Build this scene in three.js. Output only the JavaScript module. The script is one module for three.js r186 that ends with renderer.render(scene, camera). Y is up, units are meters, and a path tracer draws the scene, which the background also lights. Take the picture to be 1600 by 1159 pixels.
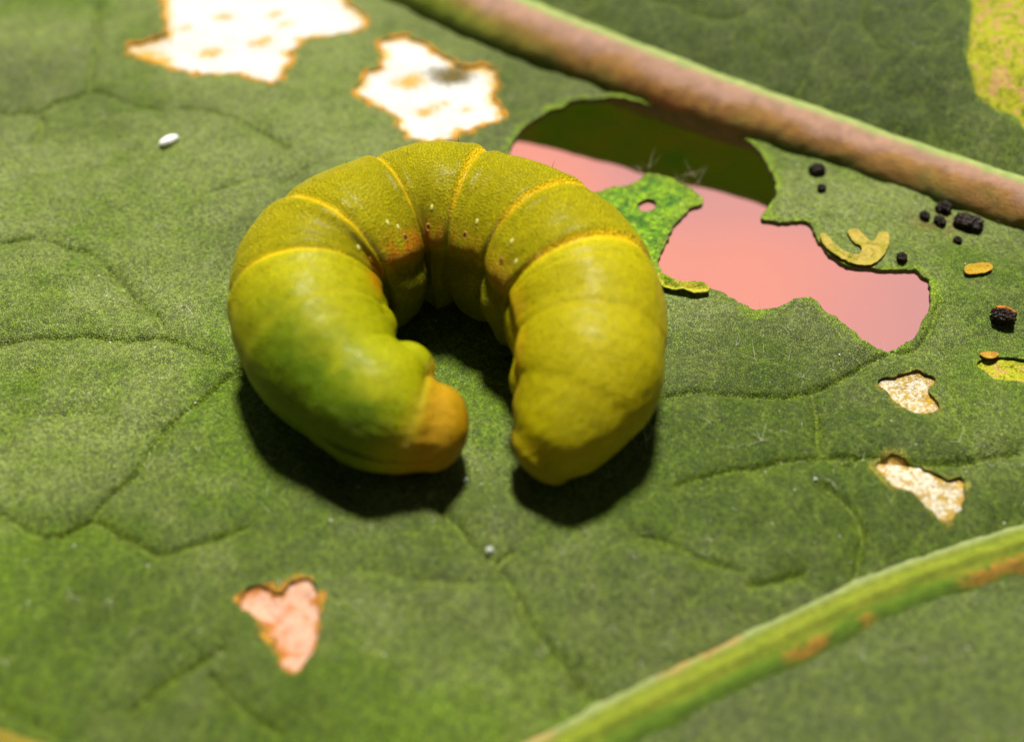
import * as THREE from 'three';
import { mergeGeometries } from 'three/addons/utils/BufferGeometryUtils.js';

// ---------------------------------------------------------------- camera, sky, sun, exposure
const U = 0.001;                                  // all shapes below are written in millimetres
const PITCH = THREE.MathUtils.degToRad(45), DIST = 72, FOV = 34;
const scene = new THREE.Scene();
const camera = new THREE.PerspectiveCamera(FOV, 1600 / 1159, 0.004, 60);
const EYE = new THREE.Vector3(0, DIST * Math.sin(PITCH), DIST * Math.cos(PITCH));
camera.position.copy(EYE).multiplyScalar(U);
camera.lookAt(0, 0, 0);
camera.focus = 74.5 * U;
camera.userData.fStop = 21;
camera.updateMatrixWorld(true);

const SUN_EL = THREE.MathUtils.degToRad(68), SUN_AZ = THREE.MathUtils.degToRad(4);   // from behind, a touch from the right
const SUN = new THREE.Vector3(Math.sin(SUN_AZ) * Math.cos(SUN_EL), Math.sin(SUN_EL), -Math.cos(SUN_AZ) * Math.cos(SUN_EL));
{
  const W = 256, H = 128, d = new Float32Array(W * H * 4), v = new THREE.Vector3();
  for (let j = 0; j < H; j++) for (let i = 0; i < W; i++) {
    const el = ((j + 0.5) / H - 0.5) * Math.PI, az = ((i + 0.5) / W - 0.5) * 2 * Math.PI;
    v.set(Math.cos(el) * Math.cos(az), Math.sin(el), Math.cos(el) * Math.sin(az));
    const c = Math.max(0, v.dot(SUN)), halo = 0.9 * Math.pow(c, 40), up = Math.max(0, v.y), o = (j * W + i) * 4;
    const base = v.y < 0 ? 0.03 : 0.035 + 0.02 * (1 - up);
    d[o] = base * 0.98 + halo; d[o + 1] = base + halo * 0.97; d[o + 2] = base * 1.02 + halo * 0.9; d[o + 3] = 1;
  }
  const sky = new THREE.DataTexture(d, W, H, THREE.RGBAFormat, THREE.FloatType);
  sky.mapping = THREE.EquirectangularReflectionMapping; sky.magFilter = THREE.LinearFilter; sky.needsUpdate = true;
  scene.background = sky; scene.environment = sky;
}
const sun = new THREE.DirectionalLight(new THREE.Color(1, 0.96, 0.88), 5);
sun.position.copy(SUN).multiplyScalar(0.5);
sun.castShadow = true; sun.shadow.radius = 17;
sun.shadow.mapSize.set(2048, 2048);
Object.assign(sun.shadow.camera, { left: -0.09, right: 0.09, top: 0.09, bottom: -0.09, near: 0.01, far: 1.5 });
sun.name = 'sun';
scene.add(sun, sun.target);

const renderer = new THREE.WebGLRenderer({ antialias: true });
renderer.toneMapping = THREE.LinearToneMapping;
renderer.toneMappingExposure = 1.4;
renderer.shadowMap.enabled = true;
renderer.setSize(1024, 741);

// ---------------------------------------------------------------- helpers
const mulberry = (a) => () => { a = (a + 0x6d2b79f5) | 0; let t = Math.imul(a ^ (a >>> 15), 1 | a); t = (t + Math.imul(t ^ (t >>> 7), 61 | t)) ^ t; return ((t ^ (t >>> 14)) >>> 0) / 4294967296; };
const hash = (x, y, s) => { let h = Math.imul(x | 0, 374761393) ^ Math.imul(y | 0, 668265263) ^ Math.imul(s | 0, 1274126177); h = Math.imul(h ^ (h >>> 13), 1274126177); h ^= h >>> 16; return (h >>> 0) / 4294967296; };
const mod = (a, n) => ((a % n) + n) % n;
const smooth = (a, b, x) => { const t = Math.min(1, Math.max(0, (x - a) / (b - a))); return t * t * (3 - 2 * t); };
const mix = (a, b, t) => a + (b - a) * t;
const gauss = (x, w) => Math.exp(-(x * x) / (w * w));
function vnoise(x, y, s, per = 0) {               // value noise 0..1, periodic if per > 0
  const ix = Math.floor(x), iy = Math.floor(y), fx = x - ix, fy = y - iy, u = fx * fx * (3 - 2 * fx), v = fy * fy * (3 - 2 * fy);
  const h = per ? (a, b) => hash(mod(a, per), mod(b, per), s) : (a, b) => hash(a, b, s);
  return mix(mix(h(ix, iy), h(ix + 1, iy), u), mix(h(ix, iy + 1), h(ix + 1, iy + 1), u), v);
}
const fbm = (x, y, s, n = 4) => { let a = 0, w = 0.5, t = 0; for (let k = 0; k < n; k++) { a += w * vnoise(x, y, s + k); t += w; w *= 0.5; x = x * 2.03 + 7.1; y = y * 2.03 + 3.7; } return a / t; };
function worley(x, y, s, per) {                   // nearest and second distance, id of the nearest cell
  const ix = Math.floor(x), iy = Math.floor(y); let a = 9, b = 9, id = 0;
  for (let j = -1; j <= 1; j++) for (let i = -1; i <= 1; i++) {
    const cx = per ? mod(ix + i, per) : ix + i, cy = per ? mod(iy + j, per) : iy + j;
    const dx = ix + i + hash(cx, cy, s) - x, dy = iy + j + hash(cx, cy, s + 1) - y, d = dx * dx + dy * dy;
    if (d < a) { b = a; a = d; id = hash(cx, cy, s + 2); } else if (d < b) b = d;
  }
  return [Math.sqrt(a), Math.sqrt(b), id];
}
function segDist(x, z, a, b) {
  const dx = b[0] - a[0], dz = b[1] - a[1], t = Math.min(1, Math.max(0, ((x - a[0]) * dx + (z - a[1]) * dz) / (dx * dx + dz * dz)));
  return Math.hypot(x - a[0] - t * dx, z - a[1] - t * dz);
}
function box(poly, pad) {
  let x0 = 1e9, x1 = -1e9, z0 = 1e9, z1 = -1e9;
  for (const [x, z] of poly) { x0 = Math.min(x0, x); x1 = Math.max(x1, x); z0 = Math.min(z0, z); z1 = Math.max(z1, z); }
  return [x0 - pad, x1 + pad, z0 - pad, z1 + pad];
}
function lineDist(line, x, z) {                   // line carries .box; far points report 99
  const b = line.box ??= box(line, 4);
  if (x < b[0] || x > b[1] || z < b[2] || z > b[3]) return 99;
  let d = 99;
  for (let i = 0; i + 1 < line.length; i++) d = Math.min(d, segDist(x, z, line[i], line[i + 1]));
  return d;
}
function polySD(poly, x, z) {                     // signed distance, negative inside
  const b = poly.box ??= box(poly, 4);
  if (x < b[0] || x > b[1] || z < b[2] || z > b[3]) return 4;
  let d = 99, inside = false;
  for (let i = 0, j = poly.length - 1; i < poly.length; j = i++) {
    const p = poly[i], q = poly[j];
    d = Math.min(d, segDist(x, z, p, q));
    if ((p[1] > z) !== (q[1] > z) && x < ((q[0] - p[0]) * (z - p[1])) / (q[1] - p[1]) + p[0]) inside = !inside;
  }
  return inside ? -d : d;
}
// the camera's ray through a point of the 1600 x 1159 picture, met with a level sheet: where on the leaf a thing stands
const tanV = Math.tan(THREE.MathUtils.degToRad(FOV / 2)), FPX = 1159 / 2 / tanV;
const axX = new THREE.Vector3(), axY = new THREE.Vector3(), axZ = new THREE.Vector3();
camera.matrixWorld.extractBasis(axX, axY, axZ);
const ray = (px, py) => axX.clone().multiplyScalar((px - 800) / FPX).addScaledVector(axY, -(py - 579.5) / FPX).addScaledVector(axZ, -1);
function at(px, py, h = 0) { const d = ray(px, py), t = (h - EYE.y) / d.y; return EYE.clone().addScaledVector(d, t); }
const depthOf = (p) => -p.clone().sub(EYE).dot(axZ);
const flat = (list, h = 0) => list.map(([a, b]) => { const p = at(a, b, h); return [p.x, p.z]; });
function soften(poly, closed = true, n = 4, rough = 0.12, seed = 5) {    // rounds a traced outline and gives it small teeth
  const c = new THREE.CatmullRomCurve3(poly.map(([x, z]) => new THREE.Vector3(x, 0, z)), closed, 'centripetal');
  return c.getPoints(poly.length * n).slice(0, closed ? -1 : undefined).map((p) => [p.x + (fbm(p.x * 2.1, p.z * 2.1, seed, 3) - 0.5) * rough * 2, p.z + (fbm(p.x * 2.1, p.z * 2.1, seed + 9, 3) - 0.5) * rough * 2]);
}

const names = new Map();
function numbered(name) { const n = names.get(name) ?? 0; names.set(name, n + 1); return n ? `${name}_${String(n).padStart(3, '0')}` : name; }
function mesh(name, geometry, material, parent, label) {
  geometry.scale(U, U, U);
  const m = new THREE.Mesh(geometry, material); m.name = parent === scene ? numbered(name) : name; m.castShadow = m.receiveShadow = true;
  if (label) m.userData.label = label;
  parent.add(m);
  return m;
}
function tag(o, label, category, group) { o.userData.label = label; o.userData.category = category; if (group) o.userData.group = group; return o; }
function thing(name, label, category, p = new THREE.Vector3(), group) {
  const o = new THREE.Group(); o.name = numbered(name); o.position.copy(p).multiplyScalar(U); scene.add(o);
  return tag(o, label, category, group);
}
// ---------------------------------------------------------------- textures
function texture(size, fill, srgb) {
  const d = new Uint8Array(size * size * 4);
  for (let j = 0; j < size; j++) for (let i = 0; i < size; i++) { const c = fill((i + 0.5) / size, (j + 0.5) / size), o = (j * size + i) * 4; for (let k = 0; k < 3; k++) d[o + k] = Math.max(0, Math.min(255, Math.round(255 * (c[k] ?? c[0])))); d[o + 3] = 255; }
  const t = new THREE.DataTexture(d, size, size); t.wrapS = t.wrapT = THREE.RepeatWrapping; t.magFilter = THREE.LinearFilter;
  if (srgb) t.colorSpace = THREE.SRGBColorSpace;
  t.needsUpdate = true;
  return t;
}
const toS = (x) => (x <= 0.0031308 ? 12.92 * x : 1.055 * Math.pow(x, 1 / 2.4) - 0.055);
// leaf grain: 20 mm tile of cell-sized bumps, dark pits and pale waxy flecks
const GRAIN = 2048, grainH = new Float32Array(GRAIN * GRAIN), TILE = 20;
const grainMap = texture(GRAIN, (u, v) => {
  const wx = u + 0.0016 * (vnoise(u * 120, v * 120, 3, 120) - 0.5), wy = v + 0.0016 * (vnoise(u * 120, v * 120, 4, 120) - 0.5);
  const a = worley(wx * 124, wy * 124, 11, 124), b = worley(wx * 240, wy * 240, 31, 240);
  const n = vnoise(u * 40, v * 40, 51, 40) * 0.6 + vnoise(u * 13, v * 13, 52, 13) * 0.4;
  const edge = smooth(0.02, 0.4, a[1] - a[0]);
  let h = 0.55 * edge + 0.3 * smooth(0, 0.5, b[1] - b[0]) + 0.25 * a[2];
  const pit = a[2] > 0.8 ? 1 - smooth(0.12, 0.4, a[0]) : 0, fleck = b[2] > 0.9 ? 1 - smooth(0.1, 0.45, b[0]) : 0;
  h += fleck * 0.4 - pit * 0.7;
  grainH[Math.floor(v * GRAIN) * GRAIN + Math.floor(u * GRAIN)] = h;
  const grey = smooth(0.25, 0.85, 0.75 * b[2] + 0.25 * n), light = (0.12 + 0.36 * edge + 0.3 * a[2] + 0.2 * b[2]) * (0.75 + 0.5 * a[2]) * (1 - 0.93 * pit);
  const c = [mix(0.88, 1.0, grey), mix(1.0, 0.94, grey), mix(0.35, 1.3, grey)].map((k) => k * light * 0.95);
  return c.map((k) => toS(mix(k, 0.95, fleck * 0.7)));
}, true);
const grainBump = texture(GRAIN, (u, v) => [0.35 + 0.5 * grainH[Math.floor(v * GRAIN) * GRAIN + Math.floor(u * GRAIN)]]);
// caterpillar skin: 6 mm tile of fine granules drawn out across the body
const skinH = new Float32Array(1024 * 1024);
const skinBump = texture(1024, (u, v) => {
  const wx = u + 0.006 * (vnoise(u * 30, v * 30, 61, 30) - 0.5), wy = v + 0.006 * (vnoise(u * 30, v * 30, 62, 30) - 0.5);
  const a = worley(wx * 40, wy * 30, 71, 120), f = worley(u * 84, v * 60, 81, 420);
  const h = 0.15 + 0.6 * smooth(0.0, 0.55, 1 - a[0]) * smooth(0.02, 0.35, a[1] - a[0]) + 0.2 * smooth(0, 0.4, f[1] - f[0]);
  return [(skinH[Math.floor(v * 1024) * 1024 + Math.floor(u * 1024)] = h)];
});
const skinMap = texture(1024, (u, v) => { const h = skinH[Math.floor(v * 1024) * 1024 + Math.floor(u * 1024)], k = smooth(0.15, 0.7, h); return [mix(0.5, 1.0, k), mix(0.56, 1.0, k), 0.8].map(toS); }, true);  // granule shading painted into the colour: gaps darker and greener, tops lighter
const patchBump = texture(512, (u, v) => { const a = worley(u * 26, v * 26, 91, 26), b = worley(u * 60, v * 60, 95, 60); return [0.2 + 0.5 * a[2] * smooth(0, 0.4, a[1] - a[0]) + 0.3 * smooth(0, 0.4, b[1] - b[0])]; });

// ---------------------------------------------------------------- lines of the leaf, traced on its sheet
const midrib = flat([[560, -95], [700, -22], [800, 30], [1000, 106], [1150, 160], [1300, 210], [1450, 262], [1600, 312], [1760, 362], [1900, 405]]);
const sideVein = flat([[640, 1300], [740, 1248], [840, 1196], [1000, 1110], [1200, 1012], [1400, 920], [1600, 852], [1780, 797], [1900, 765]], -1.8);
const cornerVein = flat([[-260, 1030], [-120, 1110], [-30, 1165], [60, 1200], [160, 1260]]);
const veins = [
  [[-200, 530], [0, 524], [60, 524], [150, 526], [200, 531], [250, 530], [310, 548], [365, 572], [400, 590]],
  [[-200, 385], [0, 373], [60, 370], [75, 373], [105, 386], [140, 393], [180, 430], [215, 468], [245, 495], [252, 515]],
  [[-200, 790], [0, 800], [50, 830], [85, 828], [140, 805], [180, 828], [250, 860], [300, 845], [380, 815]],
  [[140, 805], [165, 772], [205, 740], [250, 672], [310, 625], [365, 575]],
  [[1036, 612], [1110, 605], [1190, 608], [1268, 605], [1330, 575], [1380, 550], [1440, 532], [1470, 470]],
  [[1272, 600], [1280, 640], [1290, 700], [1325, 714]],
  [[1060, 745], [1150, 725], [1230, 710], [1290, 704], [1400, 702], [1480, 706], [1600, 690]],
  [[1290, 745], [1330, 770], [1355, 810], [1350, 870]],
  [[690, 790], [712, 812], [742, 850], [775, 872], [800, 852]],
  [[775, 872], [830, 960], [880, 1020], [940, 1075]],
  [[200, 1095], [270, 1045], [340, 1000]], [[320, 1045], [370, 1090], [430, 1130]], [[-50, 1085], [40, 1120], [75, 1145]],
  [[-100, 168], [0, 168], [50, 170], [62, 185], [45, 212]], [[60, 168], [95, 148], [140, 136], [210, 152], [250, 165]],
  [[280, 160], [340, 176], [400, 200], [450, 225]], [[150, 10], [150, 60], [140, 100], [138, 136]],
  [[520, 235], [470, 262], [440, 282]], [[1000, 45], [1150, 90], [1210, 40]], [[1340, 60], [1330, 120], [1360, 150]], [[330, 300], [400, 270]],
  [[1000, 826], [1050, 836], [1100, 856], [1160, 868]], [[1180, 890], [1220, 884], [1265, 870]], [[560, 880], [700, 905], [800, 900]],
  [[1480, 545], [1500, 640], [1540, 700]], [[1420, 240], [1500, 300]], [[0, 640], [60, 650], [140, 640]],
].map((l) => { const f = soften(flat(l), false, 5, 0.12, 21); f.strength = 1; return f; });
[12, 17, 18, 19, 20, 23, 24, 25, 26].forEach((k) => { veins[k].strength = 0.5; });
const veinBox = veins.map((l) => box(l, 2));

// chewed openings: right through the leaf, and windows whose lower skin is left
const opening = soften(flat([[797, 236], [830, 190], [870, 165], [905, 152], [960, 150], [1000, 158], [1060, 172], [1120, 190], [1178, 222], [1207, 272], [1211, 312], [1190, 345], [1215, 352], [1260, 350], [1275, 370],
  [1290, 395], [1315, 416], [1370, 424], [1430, 425], [1450, 440], [1453, 470], [1440, 505], [1415, 530], [1395, 540], [1365, 538], [1335, 520], [1310, 500], [1290, 488], [1270, 468], [1240, 468], [1215, 482],
  [1190, 483], [1160, 470], [1130, 452], [1100, 447], [1065, 444], [1040, 432], [1030, 405], [1036, 385], [1045, 365], [1057, 343], [1078, 322], [1098, 312], [1083, 293], [1062, 280], [1040, 272], [1012, 268],
  [990, 280], [962, 287], [940, 296], [905, 312], [850, 292]]), true, 6, 0.24, 3);
const pinhole = soften(flat([[997, 312], [1012, 304], [1026, 310], [1020, 322], [1004, 324]]), true, 3, 0.04, 6);
const windows = [
  { label: 'largest pale chewed window, cut by the top edge of the photo', tone: 'white', p: [[262, -40], [258, 20], [262, 48], [235, 62], [203, 66], [200, 84], [235, 92], [265, 106], [285, 113], [320, 115], [360, 112], [385, 120], [420, 126], [440, 118], [445, 100], [452, 82], [470, 62], [500, 55], [540, 50], [566, 38], [560, 18], [535, -8], [530, -40]] },
  { label: 'ragged white chewed window behind the top of the caterpillar', tone: 'white', p: [[600, 62], [625, 55], [650, 62], [690, 85], [715, 100], [740, 105], [770, 108], [778, 125], [765, 145], [785, 165], [775, 185], [745, 195], [715, 200], [705, 215], [670, 220], [640, 212], [625, 195], [615, 178], [590, 165], [560, 145], [565, 122], [590, 112], [592, 85]] },
  { label: 'heart-shaped pink chewed window at the lower left', tone: 'pink', p: [[370, 945], [385, 922], [410, 913], [435, 932], [450, 912], [470, 900], [490, 910], [497, 940], [495, 980], [490, 1020], [475, 1038], [450, 1045], [435, 1030], [430, 1000], [410, 975], [390, 960]] },
  { label: 'small cream chewed window, upper of the two at the right', tone: 'cream', p: [[1372, 592], [1395, 590], [1410, 582], [1440, 580], [1462, 590], [1450, 605], [1462, 625], [1470, 640], [1450, 646], [1420, 640], [1395, 622]] },
  { label: 'long cream chewed window, lower of the two at the right', tone: 'cream', p: [[1370, 728], [1385, 715], [1410, 713], [1435, 728], [1465, 742], [1485, 750], [1505, 748], [1510, 775], [1500, 805], [1485, 815], [1460, 800], [1430, 775], [1395, 755]] },
  { label: 'yellow-green chewed window in the upper right corner', tone: 'lime', p: [[1530, -40], [1518, 40], [1512, 80], [1520, 130], [1545, 165], [1585, 180], [1600, 205], [1660, 230], [1690, -40]] },
  { label: 'small yellow-green chewed window at the right edge', tone: 'lime', p: [[1525, 565], [1545, 558], [1600, 560], [1650, 566], [1650, 600], [1590, 598], [1550, 590]] },
];

function signedSide(line, x, z) {                 // distance to a line, positive on the far (upper) side
  let d = 1e9, s = 1;
  for (let i = 0; i + 1 < line.length; i++) {
    const a = line[i], b = line[i + 1], q = segDist(x, z, a, b);
    if (q < d) { d = q; s = (b[0] - a[0]) * (z - a[1]) - (b[1] - a[1]) * (x - a[0]) < 0 ? 1 : -1; }
  }
  return s * d;
}
function veinAt(x, z) {                           // how much of a vein's groove is here, and which side of it
  let g = 0, lip = 0;
  for (let k = 0; k < veins.length; k++) {
    const b = veinBox[k];
    if (x < b[0] || x > b[1] || z < b[2] || z > b[3]) continue;
    const d = lineDist(veins[k], x, z), s = veins[k].strength;
    g = Math.max(g, s * gauss(d, 0.15)); lip = Math.max(lip, s * gauss(d, 0.8));
  }
  return [g, lip];
}
function relief(x, z) {                           // broad shape of the blade
  const s = signedSide(sideVein, x, z), m = signedSide(midrib, x, z), c = signedSide(cornerVein, x, z);
  let h = s > 0 ? -2.3 * Math.exp(-s / 4.2) : -2.3 + 0.36 * 12 * (1 - Math.exp(s / 12));
  h += m > 0 ? -0.6 + 11 * (1 - Math.exp(-m / 12)) : -0.6 * Math.exp(m / 3);
  if (c > 0) h += -0.7 * Math.exp(-c / 2.5); else h += -0.7;
  return h + (fbm(x * 0.09 + 3, z * 0.09, 41, 3) - 0.5) * 1.4 * (1 - Math.exp(-Math.abs(s) / 7)) * (1 - Math.exp(-Math.abs(m) / 7));
}
function net(x, z) {                              // the finest veins, a net of small fields
  const wx = x + (fbm(x * 0.8, z * 0.8, 55, 2) - 0.5) * 1.2, wz = z + (fbm(x * 0.8 + 9, z * 0.8, 57, 2) - 0.5) * 1.2, a = worley(wx * 0.42, wz * 0.42, 61, 0), b = worley(wx * 1.1, wz * 1.1, 65, 0);
  return Math.max(gauss(a[1] - a[0], 0.1) * 0.9, gauss(b[1] - b[0], 0.14) * 0.4);
}
function height(x, z) {
  const [g, lip] = veinAt(x, z);
  const w = worley(x * 0.16 + 9, z * 0.16 + 4, 45, 0), pucker = smooth(0, 0.5, w[1] - w[0]);
  const f = net(x, z);
  return relief(x, z) - f * 0.07 + (pucker - 0.6) * 0.2 + (fbm(x * 0.55, z * 0.55, 47, 3) - 0.5) * 0.32 - lip * 0.32 - g * 0.32;
}
function onLeaf(px, py, lift = 0) {               // where the camera's ray through that point meets the blade
  const d = ray(px, py); let t = (13 - EYE.y) / d.y;
  for (let k = 0; k < 900; k++) { const p = EYE.clone().addScaledVector(d, t); if (p.y < height(p.x, p.z) + lift) break; t += 0.05; }
  return EYE.clone().addScaledVector(d, t);
}
const leafTrace = (list) => list.map(([a, b]) => { const p = onLeaf(a, b); return [p.x, p.z]; });
for (const w of windows) w.poly = soften(leafTrace(w.p), true, 3, w.tone === 'white' ? 0.75 : 0.26, 13);
const outline = (() => { const p = []; for (let k = 0; k < 72; k++) { const a = (k / 72) * 2 * Math.PI, c = Math.cos(a), s = Math.sin(a), q = Math.pow(Math.pow(Math.abs(c), 4) + Math.pow(Math.abs(s), 4), -0.25) * (1 + 0.02 * Math.sin(a * 9)); p.push([c * q * 60, -13 + s * q * 50]); } return p; })();
const outlineBox = box(outline, 9);

// ---------------------------------------------------------------- a sheet with outline and thickness, cut cleanly where field < 0
function sheet({ x0, x1, z0, z1, step, field, high, color, thick, tile = TILE, underside, open }) {
  const nx = Math.ceil((x1 - x0) / step) + 1, nz = Math.ceil((z1 - z0) / step) + 1, P = [], C = [], F = new Float32Array(nx * nz), id = new Int32Array(nx * nz).fill(-1), I = [];
  for (let j = 0; j < nz; j++) for (let i = 0; i < nx; i++) F[j * nx + i] = field(x0 + i * step, z0 + j * step);
  const add = (x, z) => { P.push(x, high(x, z), z); const c = color(x, z); C.push(c[0], c[1], c[2]); return P.length / 3 - 1; };
  const vert = (k) => (id[k] >= 0 ? id[k] : (id[k] = add(x0 + (k % nx) * step, z0 + Math.floor(k / nx) * step)));
  const cut = new Map();
  const edge = (a, b) => {
    const key = a < b ? a * nx * nz + b : b * nx * nz + a;
    if (!cut.has(key)) { const t = F[a] / (F[a] - F[b]), ax = a % nx, az = Math.floor(a / nx), bx = b % nx, bz = Math.floor(b / nx); cut.set(key, add(x0 + (ax + (bx - ax) * t) * step, z0 + (az + (bz - az) * t) * step)); }
    return cut.get(key);
  };
  const rim = [];
  const tri = (a, b, c) => {
    const k = [a, b, c], s = k.map((q) => F[q] > 0), n = s[0] + s[1] + s[2];
    if (n === 3) { I.push(vert(a), vert(b), vert(c)); return; }
    if (!n) return;
    const lone = n === 1 ? s.indexOf(true) : s.indexOf(false), A = k[lone], B = k[(lone + 1) % 3], D = k[(lone + 2) % 3], ab = edge(A, B), ad = edge(A, D);
    if (n === 1) { I.push(vert(A), ab, ad); rim.push(ab, ad); } else { I.push(vert(B), vert(D), ad, vert(B), ad, ab); rim.push(ad, ab); }
  };
  for (let j = 0; j + 1 < nz; j++) for (let i = 0; i + 1 < nx; i++) { const a = j * nx + i, b = a + 1, c = a + nx, d = c + 1; tri(a, c, b); tri(b, c, d); }
  const n = P.length / 3, pos = new Float32Array(n * 6), col = new Float32Array(n * 6), uv = new Float32Array(n * 4);
  for (let k = 0; k < n; k++) {
    const x = P[3 * k], y = P[3 * k + 1], z = P[3 * k + 2], o = 3 * (n + k);
    pos.set([x, y, z], 3 * k); pos.set([x, y - thick, z], o);
    const c = [C[3 * k], C[3 * k + 1], C[3 * k + 2]]; col.set(c, 3 * k); col.set(underside ?? c, o);
    uv.set([x / tile, z / tile], 2 * k); uv.set([x / tile + 0.31, z / tile], 2 * (n + k));
  }
    const all = new Uint32Array(I.length * (open ? 1 : 2) + rim.length * 3); let w = 0;
  for (let k = 0; k < I.length; k++) all[w++] = I[k];
  if (!open) for (let k = 0; k < I.length; k += 3) { all[w++] = n + I[k]; all[w++] = n + I[k + 2]; all[w++] = n + I[k + 1]; }
  for (let k = 0; k < rim.length; k += 2) { const a = rim[k], b = rim[k + 1]; all.set([a, n + a, b, b, n + a, n + b], w); w += 6; }
  const g = new THREE.BufferGeometry();
  g.setAttribute('position', new THREE.BufferAttribute(pos, 3)); g.setAttribute('color', new THREE.BufferAttribute(col, 3)); g.setAttribute('uv', new THREE.BufferAttribute(uv, 2));
  g.setIndex(new THREE.BufferAttribute(all, 1)); g.computeVertexNormals();
  return g;
}
const mixc = (a, b, t) => [mix(a[0], b[0], t), mix(a[1], b[1], t), mix(a[2], b[2], t)];

// ---------------------------------------------------------------- ground far below, pink and out of focus
{
  const pinkMap = texture(256, (u, v) => { const n = vnoise(u * 5, v * 5, 101, 5) * 0.7 + vnoise(u * 12, v * 12, 102, 12) * 0.3; return mixc([0.33, 0.15, 0.15], [0.47, 0.165, 0.122], smooth(0.25, 0.75, n)).map(toS); }, true);
  pinkMap.repeat.set(350, 350);
  const g = new THREE.PlaneGeometry(60000, 60000); g.rotateX(-Math.PI / 2);
  const o = mesh('ground', g, new THREE.MeshStandardMaterial({ map: pinkMap, roughness: 0.9 }), scene);
  o.position.y = -85 * U; o.userData.kind = 'structure'; o.userData.label = 'plain salmon pink ground far below the leaf';
}

// ---------------------------------------------------------------- the leaf
const leaf = thing('leaf', 'large green chewed leaf carrying the caterpillar, with a thick pinkish midrib', 'leaf');
const leafMat = new THREE.MeshPhysicalMaterial({ vertexColors: true, map: grainMap, bumpMap: grainBump, bumpScale: 0.1 * U, roughness: 0.56, specularIntensity: 0.6, sheen: 0.16, sheenColor: new THREE.Color().setRGB(0.75, 0.78, 0.68), sheenRoughness: 0.6 });
{
  const field = (x, z) => {
    let f = -polySD(outline, x, z);
    if (x < outlineBox[0] || x > outlineBox[1]) f = -4;
    f = Math.min(f, polySD(opening, x, z), polySD(pinhole, x, z));
    for (const w of windows) f = Math.min(f, polySD(w.poly, x, z));
    return f;
  };
  const smear = onLeaf(1462, 348);
  const color = (x, z) => {
    const n = fbm(x * 0.13, z * 0.13, 201, 4), p = fbm(x * 0.6, z * 0.6, 205, 3), q = fbm(x * 1.9, z * 1.9, 209, 2);
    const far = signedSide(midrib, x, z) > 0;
    let c = mixc([0.07, 0.116, 0.0002], [0.14, 0.168, 0.05], smooth(0.3, 0.75, n * 0.7 + p * 0.3 - 0.14 * smooth(-6, 14, z) + (far ? -0.12 : 0.12) * smooth(-8, -28, z)));  // greyer towards the back: the sky's sheen painted into the colour
    const below = signedSide(sideVein, x, z) < 0, cloud = fbm(x * 0.07 + 5, z * 0.07 + 2, 221, 3);
    if (below) c = mixc(c, [0.125, 0.15, 0.06], 0.55 + 0.3 * (p - 0.5));
    c = c.map((k) => k * (0.9 + 0.2 * q) * (0.72 + 0.56 * smooth(0.3, 0.7, cloud)));
    if (far) c = c.map((k) => k * 0.85);  // far half darkened in the colour, as shade on its tilted side
    c = mixc(c, [0.16, 0.21, 0.02], net(x, z) * 0.35);
    c = mixc(c, [0.16, 0.06, 0.01], 0.6 * gauss(Math.hypot(x - smear.x, (z - smear.z) * 1.4), 1.6) * smooth(0.35, 0.6, q));
    const [g, lip] = veinAt(x, z);
    c = mixc(c, [0.15, 0.2, 0.01], g * 0.5); c = mixc(c, [0.09, 0.14, 0.002], lip * 0.2);
    const isle = polySD(isleArea, x, z);
    if (isle < 0.6) c = mixc(c, mixc([0.05, 0.16, 0.0], [0.24, 0.4, 0.004], smooth(0.3, 0.7, fbm(x * 2.4, z * 3.6, 215, 3))), smooth(0.6, -0.5, isle));  // island: light coming through the thin leaf, painted as brighter green
    const e = polySD(opening, x, z);
    c = mixc(c, mixc([0.24, 0.34, 0.004], [0.08, 0.14, 0.004], p), smooth(0.8, 0.05, e + (q - 0.5) * 0.9 + (p - 0.5) * 0.8) * 0.8);
    for (const w of windows) {
      const d = polySD(w.poly, x, z); if (d > 1.4) continue;
      const t = { white: [0.6, 0.25, 0.006], pink: [0.5, 0.22, 0.02], cream: [0.2, 0.19, 0.02], lime: [0.13, 0.19, 0.01] }[w.tone];
      c = mixc(c, t, smooth(w.tone === 'white' ? 0.42 : 0.24, 0.02, d + (q - 0.5) * 0.9));
    }
    return c.map((k) => k * 1.82);                    // the grain map's mean is about two thirds
  };
  const isleArea = flat([[930, 290], [990, 276], [1040, 268], [1098, 308], [1050, 350], [1036, 420], [1020, 440], [960, 400], [900, 330]]);
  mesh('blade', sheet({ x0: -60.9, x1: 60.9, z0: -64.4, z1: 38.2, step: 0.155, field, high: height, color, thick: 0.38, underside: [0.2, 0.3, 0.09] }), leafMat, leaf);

  // windows: the thin lower skin left in them, set back below the blade's surface
  const skins = { white: [[0.97, 0.95, 0.92], [0.93, 0.86, 0.66]], pink: [[0.95, 0.56, 0.38], [0.9, 0.36, 0.17]], cream: [[0.92, 0.84, 0.66], [0.62, 0.42, 0.07]], lime: [[0.55, 0.55, 0.01], [0.7, 0.42, 0.14]] };
  const spots = flat([[350, 22], [430, 18], [445, 32], [330, 78], [407, 60], [285, 40], [640, 122], [700, 112], [712, 118], [668, 168], [728, 166], [695, 155], [228, 82], [250, 90]]).map((p, k) => { const q = [[350, 22], [430, 18], [445, 32], [330, 78], [407, 60], [285, 40], [640, 122], [700, 112], [712, 118], [668, 168], [728, 166], [695, 155], [228, 82], [250, 90]][k], v = onLeaf(q[0], q[1]); return [v.x, v.z, [0.7, 0.6, 0.6, 1.0, 0.9, 0.4, 1.3, 1.5, 1.4, 0.8, 0.6, 0.4, 1.25, 1.1][k]]; });
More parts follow.
